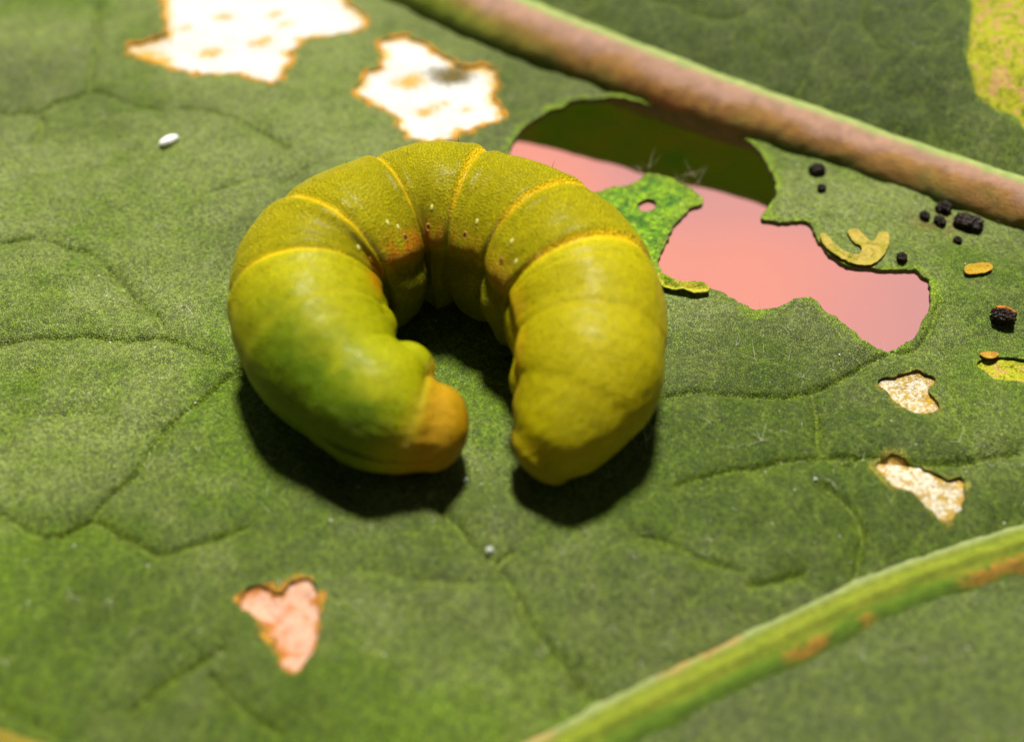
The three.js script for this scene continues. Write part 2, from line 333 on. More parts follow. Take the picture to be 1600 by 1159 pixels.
  const mat = { rough: new THREE.MeshPhysicalMaterial({ vertexColors: true, bumpMap: patchBump, bumpScale: 0.16 * U, roughness: 0.75, specularIntensity: 0.5, transmission: 0.08 }) };
  for (const w of windows) {
    const b = box(w.poly, 1), [hi, lo] = skins[w.tone];
    const col = (x, z) => {
      const n = fbm(x * 2.4, z * 2.4, 301, 3), m = fbm(x * 8, z * 8, 305, 2), d = polySD(w.poly, x, z), e = smooth(w.tone === 'white' ? -0.75 : -0.35, 0.0, d + (n - 0.5) * 1.1);
      let c = mixc(hi, lo, w.tone === 'white' ? 0.45 * smooth(0.62, 0.75, n) : w.tone === 'cream' ? smooth(0.44, 0.62, n * 0.3 + m * 0.7) : smooth(0.5, 0.7, n));
      if (w.tone === 'lime') c = mixc(c, [0.16, 0.22, 0.004], smooth(0.58, 0.72, m * 0.5 + 0.5 * (1 - n)));
      c = mixc(c, { white: [0.95, 0.55, 0.02], pink: [0.62, 0.22, 0.015], cream: [0.6, 0.36, 0.03], lime: [0.33, 0.37, 0.005] }[w.tone], e * 0.9);
      if (w.tone === 'white') for (const [sx, sz, r] of spots) { const q = Math.hypot((x - sx) * 0.7 + (z - sz) * 0.3, z - sz) + (m - 0.5) * 1.1 + (n - 0.5) * 0.8; c = mixc(c, r > 1.35 ? [0.16, 0.12, 0.005] : [0.85, 0.5, 0.04], smooth(r, r * 0.35, q) * 0.9); }
      return c;
    };
    mesh('chewed_window', sheet({ x0: b[0], x1: b[1], z0: b[2], z1: b[3], step: 0.1, tile: 5, field: (x, z) => Math.min(0.7 - polySD(w.poly, x, z), Math.min(x - b[0], b[1] - x, z - b[2], b[3] - z, 64.3 + z) - 0.01), high: (x, z) => height(x, z) - 0.2 - 0.1 * smooth(0, -0.8, polySD(w.poly, x, z)) + (fbm(x * 3, z * 3, 309, 3) - 0.5) * 0.12, color: col, thick: 0.07 }), mat.rough, leaf, w.label);
  }
}
// thick veins: a ridge swept along its line; profile(a, s) gives [across, up], tone(a, s, x, z) its colour
function ridge(line, across, around, profile, tone, rise) {
  const c = new THREE.CatmullRomCurve3(line.map(([x, z]) => new THREE.Vector3(x, 0, z)), false, 'centripetal'), P = [], C = [], uv = [], I = [];
  for (let i = 0; i <= across; i++) {
    const s = i / across, p = c.getPointAt(s), t = c.getTangentAt(s), nx = t.z, nz = -t.x;      // towards the far side
    const y0 = rise(p.x, p.z);
    for (let k = 0; k <= around; k++) {
      const [o, h] = profile(k / around, s, p.x, p.z);
      P.push(p.x + nx * o, y0 + h, p.z + nz * o); C.push(...tone(k / around, s, p.x, p.z)); uv.push((i * 0.15) / 4, k / around * 2);
    }
  }
  for (let i = 0; i < across; i++) for (let k = 0; k < around; k++) { const a = i * (around + 1) + k, b = a + around + 1; I.push(a, b, a + 1, b, b + 1, a + 1); }
  const g = new THREE.BufferGeometry();
  g.setAttribute('position', new THREE.Float32BufferAttribute(P, 3)); g.setAttribute('color', new THREE.Float32BufferAttribute(C, 3)); g.setAttribute('uv', new THREE.Float32BufferAttribute(uv, 2));
  g.setIndex(I); g.computeVertexNormals();
  return g;
}
const veinMat = new THREE.MeshPhysicalMaterial({ vertexColors: true, bumpMap: patchBump, bumpScale: 0.06 * U, roughness: 0.55, specularIntensity: 0.8 });
{
  // k = 0 is the far foot, 1 the near foot
  mesh('midrib', ridge(midrib, 520, 48, (k, s, x, z) => {
    const r = mix(3.7, 2.45, smooth(0, 0.75, s)), a = Math.PI * (1.1 - 1.3 * k), n = (fbm(s * 60, k * 9, 401, 3) - 0.5) * 0.18;
    return [-Math.cos(a) * (r + n) - 0.35 * r, Math.sin(a) * (r * 0.85 + n)];
  }, (k, s, x, z) => {
    const n = fbm(s * 26, k * 5, 405, 4), f = fbm(s * 120, k * 14, 409, 2);
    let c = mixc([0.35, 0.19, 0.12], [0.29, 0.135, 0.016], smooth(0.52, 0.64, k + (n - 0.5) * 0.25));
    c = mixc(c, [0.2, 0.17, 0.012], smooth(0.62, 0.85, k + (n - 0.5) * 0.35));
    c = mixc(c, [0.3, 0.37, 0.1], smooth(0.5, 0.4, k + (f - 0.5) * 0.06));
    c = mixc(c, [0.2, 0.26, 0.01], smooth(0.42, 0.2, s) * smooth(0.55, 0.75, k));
    c = mixc(c, [0.07, 0.11, 0.005], smooth(0.72, 0.84, k + (n - 0.5) * 0.1) * smooth(0.12, 0.3, s));  // shade at the near foot, painted in as dark green
    return c.map((q) => q * (0.75 + 0.5 * f));
  }, (x, z) => relief(x, z) + 0.3), veinMat, leaf, 'thick pinkish brown midrib crossing the upper right');
  const across = (a, b) => [at(a[0], a[1], -1.8).x, at(b[0], b[1], -1.8).x], span = (x, [a, b]) => smooth(a - 0.5, a + 0.6, x) * smooth(b + 0.5, b - 0.6, x);
  const tanA = across([1040, 1040], [1180, 975]), tanB = across([830, 1140], [880, 1120]), brownA = across([1215, 1040], [1350, 970]), brownB = across([1490, 915], [1620, 870]);
  const rib = (w, h) => (k, s) => { const o = (0.5 - k) * 2, n = (fbm(s * 70, k * 8, 421, 3) - 0.5) * 0.1; return [o * w * (1.25 + n), h * (Math.pow(Math.max(0, 1 - o * o), 0.6) + 0.16 * Math.cos(o * 10) * (1 - Math.abs(o))) - 0.25 + n]; };
  mesh('side_vein', ridge(sideVein, 480, 40, rib(1.3, 1.0), (k, s, x) => {
    const n = fbm(s * 30, k * 4, 431, 3), f = fbm(s * 160, k * 12, 435, 2), l = fbm(s * 14, 0.5, 437, 3);
    let c = mixc([0.3, 0.34, 0.02], [0.2, 0.27, 0.01], n);
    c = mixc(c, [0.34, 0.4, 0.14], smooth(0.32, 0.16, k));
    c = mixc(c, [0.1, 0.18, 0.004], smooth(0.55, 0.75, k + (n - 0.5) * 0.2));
    c = mixc(c, [0.55, 0.33, 0.1], smooth(0.3, 0.15, k + (f - 0.5) * 0.2) * (span(x, tanA) + 0.8 * span(x, tanB)) * smooth(0.3, 0.5, l));
    c = mixc(c, [0.34, 0.19, 0.015], smooth(0.66, 0.76, k + (f - 0.5) * 0.3) * smooth(0.96, 0.84, k + (n - 0.5) * 0.3) * (span(x, brownA) + span(x, brownB)) * smooth(0.35, 0.5, 1 - l + (f - 0.5) * 0.3));
    return c.map((q) => q * (0.8 + 0.4 * f));
  }, (x, z) => relief(x, z) + 0.15), veinMat, leaf, 'green ribbed side vein crossing the lower right');
  mesh('side_vein', ridge(cornerVein, 160, 24, rib(1.1, 0.9), (k, s) => { const f = fbm(s * 60, k * 8, 441, 3); return mixc([0.4, 0.26, 0.02], [0.22, 0.22, 0.02], f); }, (x, z) => relief(x, z) + 0.1), veinMat, leaf, 'yellow-brown side vein in the lower left corner');
  const foot = midrib[0], y = relief(foot[0], foot[1]), stalk = new THREE.CatmullRomCurve3([[foot[0] + 2, y + 0.2, foot[1] + 1], [foot[0] - 10, y - 1, foot[1] - 8], [foot[0] - 24, y - 20, foot[1] - 18], [foot[0] - 30, -86, foot[1] - 24]].map((p) => new THREE.Vector3(...p)));
  const g = new THREE.TubeGeometry(stalk, 60, 2.6, 20);
  mesh('stalk', g, new THREE.MeshStandardMaterial({ color: new THREE.Color().setRGB(0.24, 0.2, 0.06), roughness: 0.6 }), leaf);
}
// hairs and waxy specks lying on the blade
function hair(p, dir, len, r, sag) {
  const q = p.clone().addScaledVector(dir, len), m = p.clone().addScaledVector(dir, len * 0.5); m.y += sag;
  const g = new THREE.TubeGeometry(new THREE.QuadraticBezierCurve3(p, m, q), 5, r, 4);
  const a = g.attributes.position; for (let i = 0; i <= 5; i++) { const c = new THREE.QuadraticBezierCurve3(p, m, q).getPoint(i / 5), k = 1 - 0.8 * (i / 5); for (let j = 0; j <= 4; j++) { const o = i * 5 + j; a.setXYZ(o, c.x + (a.getX(o) - c.x) * k, c.y + (a.getY(o) - c.y) * k, c.z + (a.getZ(o) - c.z) * k); } }
  g.deleteAttribute('uv'); return g;
}
{
  const rnd = mulberry(77), hairs = [], specks = [];
  const tuft = (x, z, n, len, up) => { const y = height(x, z) - 0.02; for (let k = 0; k < n; k++) { const a = rnd() * 6.283, e = up * (0.3 + 0.7 * rnd()), d = new THREE.Vector3(Math.cos(a) * Math.cos(e), Math.sin(e), Math.sin(a) * Math.cos(e)); hairs.push(hair(new THREE.Vector3(x, y, z), d, len * (0.5 + rnd() * 0.7), 0.013, 0.06 * rnd())); } };
  for (const [px, py, n] of [[185, 470, 6], [168, 462, 5], [285, 478, 5], [300, 490, 5], [1190, 688, 6], [1300, 752, 5], [250, 352, 3], [80, 352, 2], [1385, 560, 3], [1255, 590, 4], [1345, 715, 3], [1150, 700, 3], [990, 690, 5], [700, 640, 3], [1180, 560, 4], [1110, 660, 4], [1150, 540, 3], [1500, 690, 3], [60, 372, 3], [330, 410, 4], [110, 450, 3], [1010, 690, 5], [970, 700, 5]]) { const p = onLeaf(px, py); tuft(p.x, p.z, n, 1.1, 0.7); }
  for (let k = 0; k < 420; k++) { const x = -42 + rnd() * 84, z = -30 + rnd() * 50; if (polySD(opening, x, z) < 0.2 || windows.some((w) => polySD(w.poly, x, z) < 0.3)) continue; tuft(x, z, 1 + Math.floor(rnd() * 3), 0.75, 0.5); }
  for (let k = 0; k < 150; k++) { const i = Math.floor(rnd() * opening.length), p = opening[i], x = p[0] + (rnd() - 0.5) * 0.5, z = p[1] + (rnd() - 0.5) * 0.5; if (polySD(opening, x, z) < 0.05) continue; tuft(x, z, 1, 0.9, 1.1); }
  for (const [px, py] of [[1084, 270], [1092, 282], [1075, 268], [1002, 262], [1014, 262], [1062, 282]]) { const p = at(px, py); tuft(p.x, p.z, 4, 1.5, 1.2); }
  const o = mesh('leaf_hair', mergeGeometries(hairs), new THREE.MeshStandardMaterial({ color: new THREE.Color().setRGB(0.6, 0.6, 0.42), roughness: 0.5 }), leaf); o.userData.kind = 'stuff';
  for (let k = 0; k < 300; k++) {
    const x = -40 + rnd() * 80, z = -32 + rnd() * 52; if (polySD(opening, x, z) < 0.2 || windows.some((w) => polySD(w.poly, x, z) < 0.3)) continue;
    const r = 0.02 + 0.04 * Math.pow(rnd(), 3), g = new THREE.IcosahedronGeometry(r, 1); g.deleteAttribute('uv'); g.scale(1 + rnd(), 0.8, 1); g.rotateY(rnd() * 6); g.translate(x, height(x, z) + r * 0.3, z); specks.push(g);
  }
  const s = mesh('wax_speck', mergeGeometries(specks), new THREE.MeshStandardMaterial({ color: new THREE.Color().setRGB(0.5, 0.52, 0.4), roughness: 0.6 }), leaf); s.userData.kind = 'stuff';
}

// ---------------------------------------------------------------- lower leaf, in the shade under the opening
{
  const edgeLine = flat([[560, 185], [700, 200], [830, 223], [920, 240], [1000, 262], [1100, 290], [1212, 324], [1330, 365], [1420, 395]], -6);
  const poly = soften([...edgeLine, ...flat([[1500, 260], [1400, 80], [1100, -20], [700, 20], [540, 90]], -6)], true, 4, 0.15, 17);
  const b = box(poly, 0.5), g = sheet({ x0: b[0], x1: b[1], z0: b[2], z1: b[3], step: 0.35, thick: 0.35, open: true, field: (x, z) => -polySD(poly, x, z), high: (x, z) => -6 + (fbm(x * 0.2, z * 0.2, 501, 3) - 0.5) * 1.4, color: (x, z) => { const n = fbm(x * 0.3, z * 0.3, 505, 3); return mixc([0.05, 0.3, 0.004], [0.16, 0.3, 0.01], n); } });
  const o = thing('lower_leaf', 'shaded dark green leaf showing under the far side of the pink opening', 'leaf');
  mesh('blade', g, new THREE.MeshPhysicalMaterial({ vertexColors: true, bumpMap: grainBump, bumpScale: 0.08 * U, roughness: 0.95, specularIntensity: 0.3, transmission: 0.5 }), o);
}

// ---------------------------------------------------------------- the caterpillar
// [outer x, y, inner x, y] of the body's two sides in the picture, from the head round to the tail
const sides = [
  [640, 728, 712, 608], [594, 731, 678, 590], [542, 718, 660, 560], [478, 678, 628, 530], [400, 606, 614, 510], [360, 505, 606, 478], [368, 410, 612, 462], [418, 335, 640, 468], [492, 284, 662, 462], [590, 241, 686, 458],
  [690, 221, 714, 467], [790, 241, 752, 480], [885, 270, 782, 502], [965, 330, 800, 532], [1014, 400, 806, 550], [1036, 500, 806, 572], [1032, 585, 800, 610], [992, 652, 796, 640], [944, 694, 790, 680], [900, 716, 790, 706],
];
const NS = sides.length - 1;
const spine = [], radii = [];
for (const [ox, oy, ix, iy] of sides) {
  const cx = (ox + ix) / 2, cy = (oy + iy) / 2, hw = Math.hypot(ox - ix, oy - iy) / 2; let r = 4, p;
  for (let k = 0; k < 6; k++) { p = at(cx, cy, r * 0.96); r = (hw * depthOf(p)) / FPX; }
  spine.push(p); radii.push(r);
}
const curve = new THREE.CatmullRomCurve3(spine, false, 'catmullrom', 0.5);
const rAt = (s) => { const i = Math.min(NS - 1, Math.max(0, Math.floor(s))), f = s - i, g = (k) => radii[Math.min(NS, Math.max(0, k))], a = g(i - 1), b = g(i), c = g(i + 1), d = g(i + 2); return 0.5 * (2 * b + (c - a) * f + (2 * a - 5 * b + 4 * c - d) * f * f + (3 * b - a - 3 * c + d) * f * f * f); };
const creases = [[1.0, 0.5], [3.0, 0.5], [4.3, 0.45], [5.3, 1], [6.75, 1.05], [8.68, 1.05], [10.5, 1.0], [12.2, 1.0], [13.7, 0.95], [15.2, 0.3], [16.8, 0.18]];
const arc = []; { let l = 0, q = curve.getPoint(0); for (let k = 0; k <= 900; k++) { const p = curve.getPoint(k / 900); l += p.distanceTo(q); q = p; arc.push(l); } }
const arcAt = (s) => { const x = Math.min(900, Math.max(0, (s / NS) * 900)), i = Math.min(899, Math.floor(x)); return mix(arc[i], arc[i + 1], x - i); };
const creaseArc = creases.map(([s, w]) => [arcAt(s), w, s]);
function nearestCrease(l) { let d = 9, w = 0, k = 0; creaseArc.forEach(([a, b], i) => { if (Math.abs(l - a) < Math.abs(d)) { d = l - a; w = b; k = i; } }); return [d, w, k]; }
const DEG = 180 / Math.PI;
const wrap = (a) => (a > 180 ? a - 360 : a < -180 ? a + 360 : a);
function frameAt(s) {
  const t = Math.min(1, Math.max(0, s / NS)), w = 0.85 / NS, p = curve.getPoint(t), T = curve.getPoint(Math.min(1, t + w)).sub(curve.getPoint(Math.max(0, t - w))).normalize(), up = new THREE.Vector3(0, 1, 0).addScaledVector(T, -T.y).normalize(), inn = new THREE.Vector3().crossVectors(T, up);
  return { p, T, up, inn, r: rAt(Math.min(NS, Math.max(0, s))) };
}
// phi in degrees: 0 towards the inside of the curl, 90 up, 180 outside
function skin(station, phi, l) {
  const s = station - 1;
  const [d, w] = nearestCrease(l), back = smooth(3.5, 4.3, s) * (1 - smooth(12.8, 14, s));
  const inner = 1 + 0.9 * smooth(45, 5, Math.abs(phi)) * smooth(2.6, 4.2, s);
  const front = smooth(4.2, 3.0, s), dorsal = (0.75 + 0.25 * smooth(20, 70, phi)) * (1 - 0.75 * front * smooth(40, 80, Math.abs(phi)));
  const fold = d > 0 ? gauss(d, 0.34) : gauss(d, 0.2);
  let h = -w * dorsal * (0.2 * fold + 0.13 * inner * gauss(d, 1.25)) + w * 0.1 * gauss(d + 0.5, 0.4);
  h += -0.05 * gauss(d - 1.0, 0.16) * w * back * smooth(20, 60, phi);                        // second, finer ring behind each fold
  // side ridge and the pad under it
  const near = 1 - Math.min(1, Math.abs(d) / 2.2), seg = 1 - near * near, body = smooth(3.2, 5.2, s);
  h += body * (0.2 * seg * gauss(phi - 24, 9) - 0.26 * gauss(phi - 11 - 3 * Math.sin(l * 0.9), 6) + 0.48 * seg * gauss(phi + 10, 17) * (1 - 0.8 * smooth(12, 13.2, s)));
  h += 0.7 * gauss(phi + 42, 13) * seg * back;                                                // prolegs under the middle
  h += -0.15 * gauss(phi - 20, 60) * gauss(s + 0.05, 0.2) - 0.25 * gauss(phi - 8, 40) * gauss(s - 1.9, 0.35) + 0.3 * gauss(phi - 8, 40) * gauss(s + 0.55, 0.4) + 0.22 * gauss(phi + 170, 40) * gauss(s - 1.0, 0.8);                                     // lump of the first ring
  h += 0.2 * gauss(phi - 5, 16) * gauss(s - 17.7, 0.35);
  h += (fbm(l * 0.5 + 40, phi * 0.03, 601, 3) - 0.5) * 0.22 + (fbm(l * 2.2, phi * 0.12, 605, 2) - 0.5) * 0.05;
  return h;
}
function skinTone(station, phi, l) {
  const s = station - 1;
  const [d, w, k] = nearestCrease(l), n = fbm(l * 0.7, phi * 0.035, 611, 3), f = fbm(l * 4, phi * 0.25, 615, 2), back = smooth(3.3, 4.1, s) * (1 - smooth(12.9, 13.8, s));
  let c = mixc([0.37, 0.33, 0.001], [0.46, 0.39, 0.001], n);
  c = mixc(c, [0.33, 0.35, 0.001], smooth(5.5, 2.0, s) * 0.8);
  c = mixc(c, [0.41, 0.35, 0.001], smooth(12.6, 13.6, s) * (1 - smooth(14.8, 16, s)) * 0.6);
  c = mixc(c, [0.07, 0.16, 0.001], smooth(4.4, 2.6, s) * smooth(-0.1, 0.9, s) * smooth(82, 140, (phi < -90 ? Math.max(phi + 360 - 110 * smooth(-150, -95, phi), 0) : phi) + (n - 0.5) * 60) * 0.85);  // lower outer thorax: shaded side painted in, over partly greener skin
  c = mixc(c, [0.18, 0.19, 0.003], smooth(22, 8, phi) * back * 0.7);                       // greener belly pads
  c = mixc(c, [0.95, 0.6, 0.006], w * back * smooth(28, 62, phi) * (1 - smooth(128, 165, phi)) * gauss(d + 0.08, 0.17) * 0.9);
  c = mixc(c, [0.5, 0.36, 0.01], w * smooth(2.9, 3.4, s) * (1 - back) * smooth(28, 62, phi) * gauss(d + 0.1, 0.3) * 0.35);
  const seg = 1 - gauss(d, 0.5);
  c = mixc(c, [0.55, 0.19, 0.004], (0.6 + 0.6 * f) * gauss(phi - 27, 10) * smooth(3.2, 4.2, s) * (1 - smooth(8.6, 10.5, s) * 0.7) * seg * smooth(0.3, 0.5, n + 0.15));
  c = mixc(c, [0.5, 0.24, 0.03], gauss(phi - 20, 9) * smooth(11.5, 12.5, s) * (1 - smooth(16.5, 17.5, s)) * smooth(0.45, 0.65, fbm(l * 0.9, 2.2, 617, 2)) * 0.7);
  c = mixc(c, [0.62, 0.46, 0.01], 0.6 * gauss(phi - 24, 6) * smooth(12.4, 13.2, s) * smooth(18, 17, s));
  c = mixc(c, [0.52, 0.27, 0.006], smooth(0.45, -0.7, s + (f - 0.5) * 0.1) * 0.9);       // tan head
  c = mixc(c, [0.36, 0.3, 0.01], gauss(s - 0.02, 0.15) * 0.6);
  c = mixc(c, [0.3, 0.16, 0.012], smooth(17.2, 18.4, s) * (0.35 + 0.5 * smooth(60, 0, Math.abs(phi - 20))));
  return c.map((q) => q * (1.02 + 0.3 * f) * (1 + 0.14 * back));
}
// rounded swellings on the inner side, each part of the same skin: [x, y in the picture, height, radius], blended into the tube
const swellings = [[634, 579, 4.0, 1.62, 0.4, 3.6], [578, 512, 4.4, 1.52, 2.7, 4.7], [838, 594, 3.4, 1.5, 14, 18.2], [838, 517, 3.5, 1.25, 12.5, 16.5]].map(([x, y, h, r, s0, s1]) => ({ c: at(x, y, h), r, s0, s1 }));
function swollen(f, a, R, s) {
  const u = f.inn.clone().multiplyScalar(Math.cos(a)).addScaledVector(f.up, Math.sin(a));
  for (const q of swellings) {
    if (s < q.s0 || s > q.s1) continue;
    const v = q.c.clone().sub(f.p), b = v.dot(u), disc = b * b - v.lengthSq() + q.r * q.r;
    if (b <= 0 || disc <= 0) continue;
    const t = Math.min(b + Math.sqrt(disc), R + 1.1), k = 0.3, w = Math.min(1, Math.max(0, 0.5 + (t - R) / (2 * k)));
    R = mix(R, t, w) + k * w * (1 - w) * 0.6 * Math.min(1, disc / 0.3);
  }
  return R;
}
const caterpillar = thing('caterpillar', 'plump yellow-green caterpillar curled in a C on the leaf', 'caterpillar', new THREE.Vector3(spine[10].x, 0, spine[10].z));
const catOff = new THREE.Vector3(-spine[10].x, 0, -spine[10].z);
const skinAt = (s, phi, lift = 0) => { const f = frameAt(s), a = phi / DEG, R = swollen(f, a, f.r + skin(s, phi, arcAt(s)), s) + lift; return f.p.clone().addScaledVector(f.inn, Math.cos(a) * R).addScaledVector(f.up, Math.sin(a) * R); };
{
  const rings = [], CAP = 26, BODY = 820, A = 260, P = [], C = [], uv = [], I = [];
  for (let k = 0; k < CAP; k++) rings.push({ s: 0, cap: 1 - k / CAP, dir: -1 });
  for (let k = 0; k <= BODY; k++) rings.push({ s: (k / BODY) * NS, cap: 0, dir: 0 });
  for (let k = 1; k <= CAP; k++) rings.push({ s: NS, cap: k / CAP, dir: 1 });
  rings.forEach(({ s, cap, dir }) => {
    const f = frameAt(s), c = Math.cos((cap * Math.PI) / 2), e = Math.sin((cap * Math.PI) / 2) * f.r * (dir < 0 ? 0.8 : 0.5), l = arcAt(s) + dir * e;
    const mid = f.p.clone().addScaledVector(f.T, dir * e); if (dir > 0) mid.y -= e * 0.25;
    for (let i = 0; i <= A; i++) {
      const a = -Math.PI / 2 + (i / A) * 2 * Math.PI, phi = wrap(a * DEG), R0 = (f.r + skin(s, phi, l)) * Math.max(c, 1e-3), R = cap ? R0 : swollen(f, a, R0, s);
      const v = mid.clone().addScaledVector(f.inn, Math.cos(a) * R).addScaledVector(f.up, Math.sin(a) * R);
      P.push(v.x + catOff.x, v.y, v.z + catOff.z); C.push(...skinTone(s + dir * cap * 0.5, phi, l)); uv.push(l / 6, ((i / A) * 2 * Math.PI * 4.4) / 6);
    }
  });
  const n = A + 1;
  for (let j = 0; j + 1 < rings.length; j++) for (let i = 0; i < A; i++) { const a = j * n + i, b = a + n; I.push(a, a + 1, b, b, a + 1, b + 1); }
  const g = new THREE.BufferGeometry();
  g.setAttribute('position', new THREE.Float32BufferAttribute(P, 3)); g.setAttribute('color', new THREE.Float32BufferAttribute(C, 3)); g.setAttribute('uv', new THREE.Float32BufferAttribute(uv, 2));
  g.setIndex(I); g.computeVertexNormals();
  const nr = g.attributes.normal; for (let j = 0; j < rings.length; j++) { const a = j * n, b = a + A, v = new THREE.Vector3(nr.getX(a) + nr.getX(b), nr.getY(a) + nr.getY(b), nr.getZ(a) + nr.getZ(b)).normalize(); nr.setXYZ(a, v.x, v.y, v.z); nr.setXYZ(b, v.x, v.y, v.z); }
  const skinMat = (bump) => new THREE.MeshPhysicalMaterial({ vertexColors: true, map: skinMap, bumpMap: skinBump, bumpScale: bump * U, roughness: 0.4, specularIntensity: 0.22, transmission: 0.12, clearcoat: 0.07, clearcoatRoughness: 0.35 });
  // the skin is granular on the middle rings, smooth and stretched on the first and last ones
  const cutA = I.length * 0, ringOf = (q) => Math.round(CAP + (q / NS) * BODY) * A * 6, r1 = ringOf(5.3), r2 = ringOf(13.7);
  g.addGroup(cutA, r1, 0); g.addGroup(r1, r2 - r1, 1); g.addGroup(r2, I.length - r2, 0);
  mesh('body', g, [skinMat(0.04), skinMat(0.14)], caterpillar);
  // breathing holes: a raised ring with a dark slit, one to a ring of the body
  const ringMat = new THREE.MeshStandardMaterial({ color: new THREE.Color().setRGB(0.42, 0.22, 0.02), roughness: 0.5 }), slitMat = new THREE.MeshStandardMaterial({ color: new THREE.Color().setRGB(0.03, 0.012, 0.004), roughness: 0.6 });
  for (const s of [6.1, 7.75, 9.65, 11.2, 12.9]) {
    const p = skinAt(s, 33), q = skinAt(s, 33, 1).sub(p).normalize(), f = frameAt(s);
    const up = f.up.clone().addScaledVector(q, -f.up.dot(q)).normalize(), m = new THREE.Matrix4().makeBasis(new THREE.Vector3().crossVectors(up, q), up, q).setPosition(p.clone().add(catOff).addScaledVector(q, 0.02));
    const t = new THREE.TorusGeometry(0.15, 0.05, 10, 24); t.scale(0.8, 1.25, 0.8); t.applyMatrix4(m);
    const hole = mesh('spiracle', t, ringMat, caterpillar);
    const slit = new THREE.SphereGeometry(0.12, 14, 8); slit.scale(0.7, 1.25, 0.3); slit.applyMatrix4(m); mesh('slit', slit, slitMat, hole);
  }
  // small pale warts above the breathing holes
  const wart = new THREE.MeshStandardMaterial({ color: new THREE.Color().setRGB(0.62, 0.6, 0.16), roughness: 0.45 });
  for (const [s, phi] of [[6.0, 46], [7.5, 47], [9.85, 46], [11.5, 44], [12.8, 47], [7.7, 41], [13.3, 40]]) {
    const p = skinAt(s, phi).add(catOff), q = skinAt(s, phi, 1).add(catOff).sub(p).normalize(), g = new THREE.SphereGeometry(0.13, 12, 8); g.scale(0.7, 1.5, 0.6);
    g.applyQuaternion(new THREE.Quaternion().setFromUnitVectors(new THREE.Vector3(0, 0, 1), q)); g.translate(p.x, p.y, p.z); mesh('wart', g, wart, caterpillar);
  }
  // sparse fine bristles, one or two standing up on the skyline of the back
  const rnd = mulberry(19), h = [];
  for (const [s, phi] of [[10.05, 128], [11.6, 135], [9.2, 96], [8.1, 120], [11.9, 80], [13.2, 110], [7.1, 110], [10.4, 60], [5.7, 120]]) { const p = skinAt(s, phi, -0.02), d = skinAt(s, phi, 1).sub(p).normalize(); h.push(hair(p.add(catOff), d.add(new THREE.Vector3((rnd() - 0.5) * 0.3, 0.2, 0)).normalize(), 0.55, 0.016, 0.02)); }
  mesh('bristle', mergeGeometries(h), new THREE.MeshStandardMaterial({ color: new THREE.Color().setRGB(0.05, 0.04, 0.02), roughness: 0.5 }), caterpillar).userData.kind = 'stuff';
}

// ---------------------------------------------------------------- small things lying on the leaf
function pellet(name, label, category, px, py, a, b, turn, tint, seed, group) {
  if (category === 'dropping') { a *= 0.92; b *= 1.05; } const p = onLeaf(px, py), r = Math.min(a, b), o = thing(name, label, category, new THREE.Vector3(p.x, height(p.x, p.z), p.z), group);
  const g = new THREE.IcosahedronGeometry(1, 12), v = g.attributes.position; g.deleteAttribute('uv'); g.deleteAttribute('normal');
  const C = [];
  for (let i = 0; i < v.count; i++) {
    const d = new THREE.Vector3().fromBufferAttribute(v, i), egg = category === 'egg', n = fbm(d.x * 2.2 + seed, d.y * 2.2 + d.z * 1.7, 700 + seed, 3), q = egg ? 0.94 + 0.1 * n : 0.62 + 0.5 * n + 0.3 * fbm(d.x * 7 + seed, d.y * 7 - d.z * 6, 740 + seed, 2) - 0.12 * smooth(0.75, 1, Math.abs(d.x)) + 0.05 * Math.cos(Math.atan2(d.z, d.y) * 6);
    v.setXYZ(i, d.x * q * a, d.y * q * r * 0.85, d.z * q * b); C.push(...tint(d, n));
  }
  g.setAttribute('color', new THREE.Float32BufferAttribute(C, 3)); g.computeVertexNormals(); g.rotateY(turn); g.translate(0, r * 0.55, 0);
  return [o, g, p];
}
const fleckMat = new THREE.MeshPhysicalMaterial({ vertexColors: true, roughness: 0.55, specularIntensity: 0.4 });
const black = (d, n) => mixc([0.004, 0.003, 0.002], [0.024, 0.012, 0.006], n);
[
  ['black dropping close under the midrib, above the pink opening', 1276, 270, 0.62, 0.48, 0.3],
  ['small black dropping just below another one, under the midrib', 1284, 297, 0.34, 0.3, 0.2],
  ['round black dropping at the left end of a cluster below the midrib', 1445, 341, 0.4, 0.38, 0],
  ['black dropping at the top of a cluster below the midrib', 1474, 330, 0.55, 0.5, 1.2],
  ['black dropping at the bottom centre of a cluster below the midrib', 1468, 350, 0.42, 0.42, 0.5],
  ['biggest black dropping, oblong and tilted, right of the cluster below the midrib', 1512, 355, 1.1, 0.62, -0.5],
  ['tiny black dropping directly below the biggest oblong one', 1496, 378, 0.3, 0.26, 0.4],
  ['small round black dropping on the upper rim of the pink opening', 1409, 406, 0.36, 0.34, 0],
].forEach(([label, px, py, a, b, t], i) => { const [o, g] = pellet('dropping', label, 'dropping', px, py, a, b, t, black, i + 1, 'black droppings on the leaf'); mesh('pellet', g, fleckMat, o); });
{
  const [o, g] = pellet('dropping', 'glossy black dropping with an orange-brown top at the right edge', 'dropping', 1566, 500, 0.85, 0.62, -0.25, (d, n) => mixc(black(d, n), [0.5, 0.16, 0.01], smooth(0.42, 0.75, -d.z * 0.6 + d.y * 0.5 + (n - 0.5) * 1.2)), 11, 'black droppings on the leaf'); mesh('pellet', g, fleckMat, o);
}
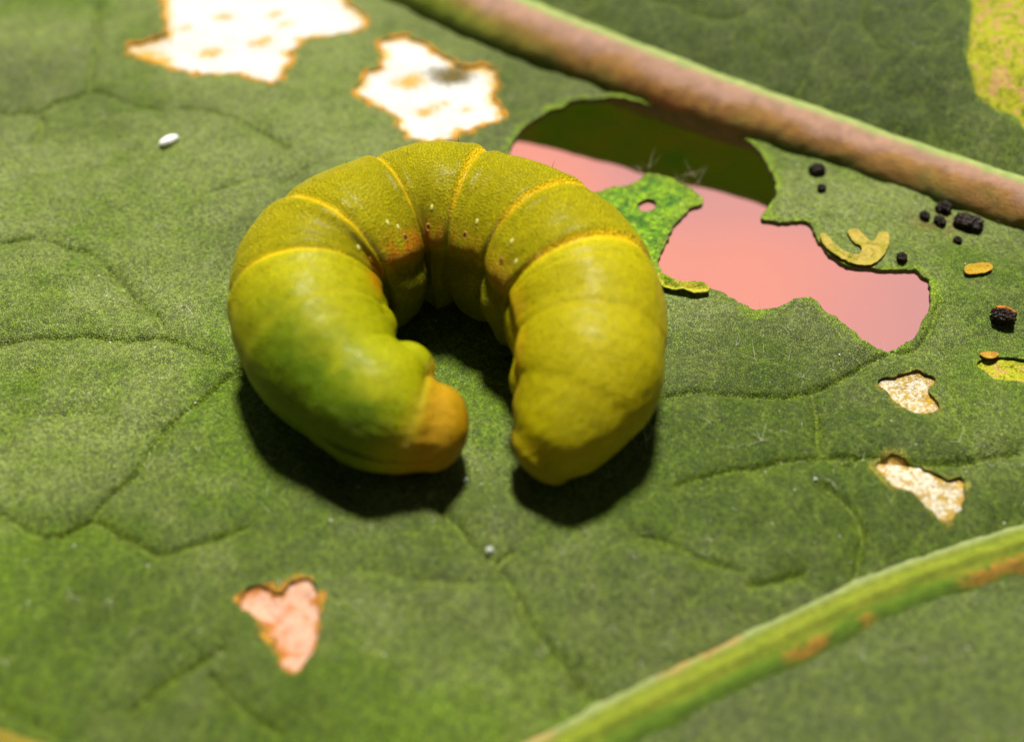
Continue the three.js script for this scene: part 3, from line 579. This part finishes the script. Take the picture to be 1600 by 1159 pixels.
{
  const [o, g] = pellet('insect_egg', 'glossy white oval insect egg on the upper left of the leaf', 'egg', 264, 224, 0.8, 0.4, 0.75, (d) => mixc([0.92, 0.91, 0.9], [0.8, 0.74, 0.25], smooth(0.3, 0.9, -d.y + d.x * 0.2)), 21); mesh('shell', g, new THREE.MeshPhysicalMaterial({ vertexColors: true, roughness: 0.25, specularIntensity: 1 }), o);
}
[
  ['white speck lying alone at the right, left of the long cream window', 1274, 750, 0.13, 0.1, 'speck'],
  ['whitish speck of fluff between the head and the tail of the caterpillar', 727, 752, 0.2, 0.14, 'speck'],
  ['bluish white speck in the groove below the gap between head and tail', 765, 862, 0.22, 0.2, 'speck'],
].forEach(([label, px, py, a, b, c], i) => { const [o, g] = pellet('pale_speck', label, c, px, py, a, b, i, (d, n) => mixc([0.2, 0.23, 0.15], [0.55, 0.57, 0.5], n), 31 + i, 'pale specks on the leaf'); mesh('grain', g, fleckMat, o); });
// a flat bit of dried leaf: an outline on the blade, curled up a little
function flake(name, label, category, px, tint, curl, thick, group) {
  const q = leafTrace(px), poly = soften(q, true, 5, 0.06, 27), b = box(poly, 0.3), cx = (b[0] + b[1]) / 2, cz = (b[2] + b[3]) / 2, o = thing(name, label, category, new THREE.Vector3(cx, height(cx, cz), cz), group);
  const g = sheet({ x0: b[0], x1: b[1], z0: b[2], z1: b[3], step: 0.05, tile: 5, thick, field: (x, z) => -polySD(poly, x, z), high: (x, z) => height(x, z) + thick + 0.04 + curl * smooth(0.5, 0, -polySD(poly, x, z)) * (0.4 + fbm(x, z, 801, 2)), color: (x, z) => { const n = fbm(x * 2.5, z * 2.5, 805, 3); return mixc(tint[0], tint[1], smooth(0.35, 0.65, n)); } });
  g.translate(-cx, -height(cx, cz), -cz); mesh('flake', g, new THREE.MeshPhysicalMaterial({ vertexColors: true, bumpMap: patchBump, bumpScale: 0.1 * U, roughness: 0.7, specularIntensity: 0.5 }), o);
}
flake('leaf_scrap', 'curled yellow hook-shaped scrap on the upper rim of the pink opening', 'leaf scrap', [[1281, 370], [1290, 369], [1305, 386], [1325, 398], [1340, 402], [1345, 390], [1330, 378], [1324, 364], [1338, 362], [1352, 374], [1364, 380], [1374, 366], [1386, 366], [1388, 384], [1380, 402], [1366, 414], [1340, 417], [1315, 408], [1292, 392]], [[0.36, 0.32, 0.03], [0.5, 0.38, 0.07]], 0.12, 0.06);
flake('leaf_scrap', 'small oblong orange-yellow flake below the cluster of black droppings', 'leaf scrap', [[1505, 424], [1510, 418], [1530, 415], [1548, 416], [1550, 424], [1540, 430], [1520, 433], [1507, 431]], [[0.55, 0.36, 0.02], [0.5, 0.28, 0.02]], 0.1, 0.12);
flake('leaf_scrap', 'tiny orange flake above the small yellow-green window at the right edge', 'leaf scrap', [[1530, 556], [1545, 552], [1560, 556], [1555, 562], [1540, 563]], [[0.5, 0.3, 0.03], [0.42, 0.2, 0.02]], 0.06, 0.1);
flake('leaf_scrap', 'crisp yellow scrap stuck at the near rim of the pink opening beside the caterpillar', 'leaf scrap', [[1024, 436], [1034, 432], [1046, 442], [1062, 447], [1080, 446], [1100, 450], [1108, 458], [1090, 464], [1065, 460], [1045, 458], [1030, 450]], [[0.5, 0.46, 0.03], [0.22, 0.32, 0.01]], 0.3, 0.1);

renderer.render(scene, camera);
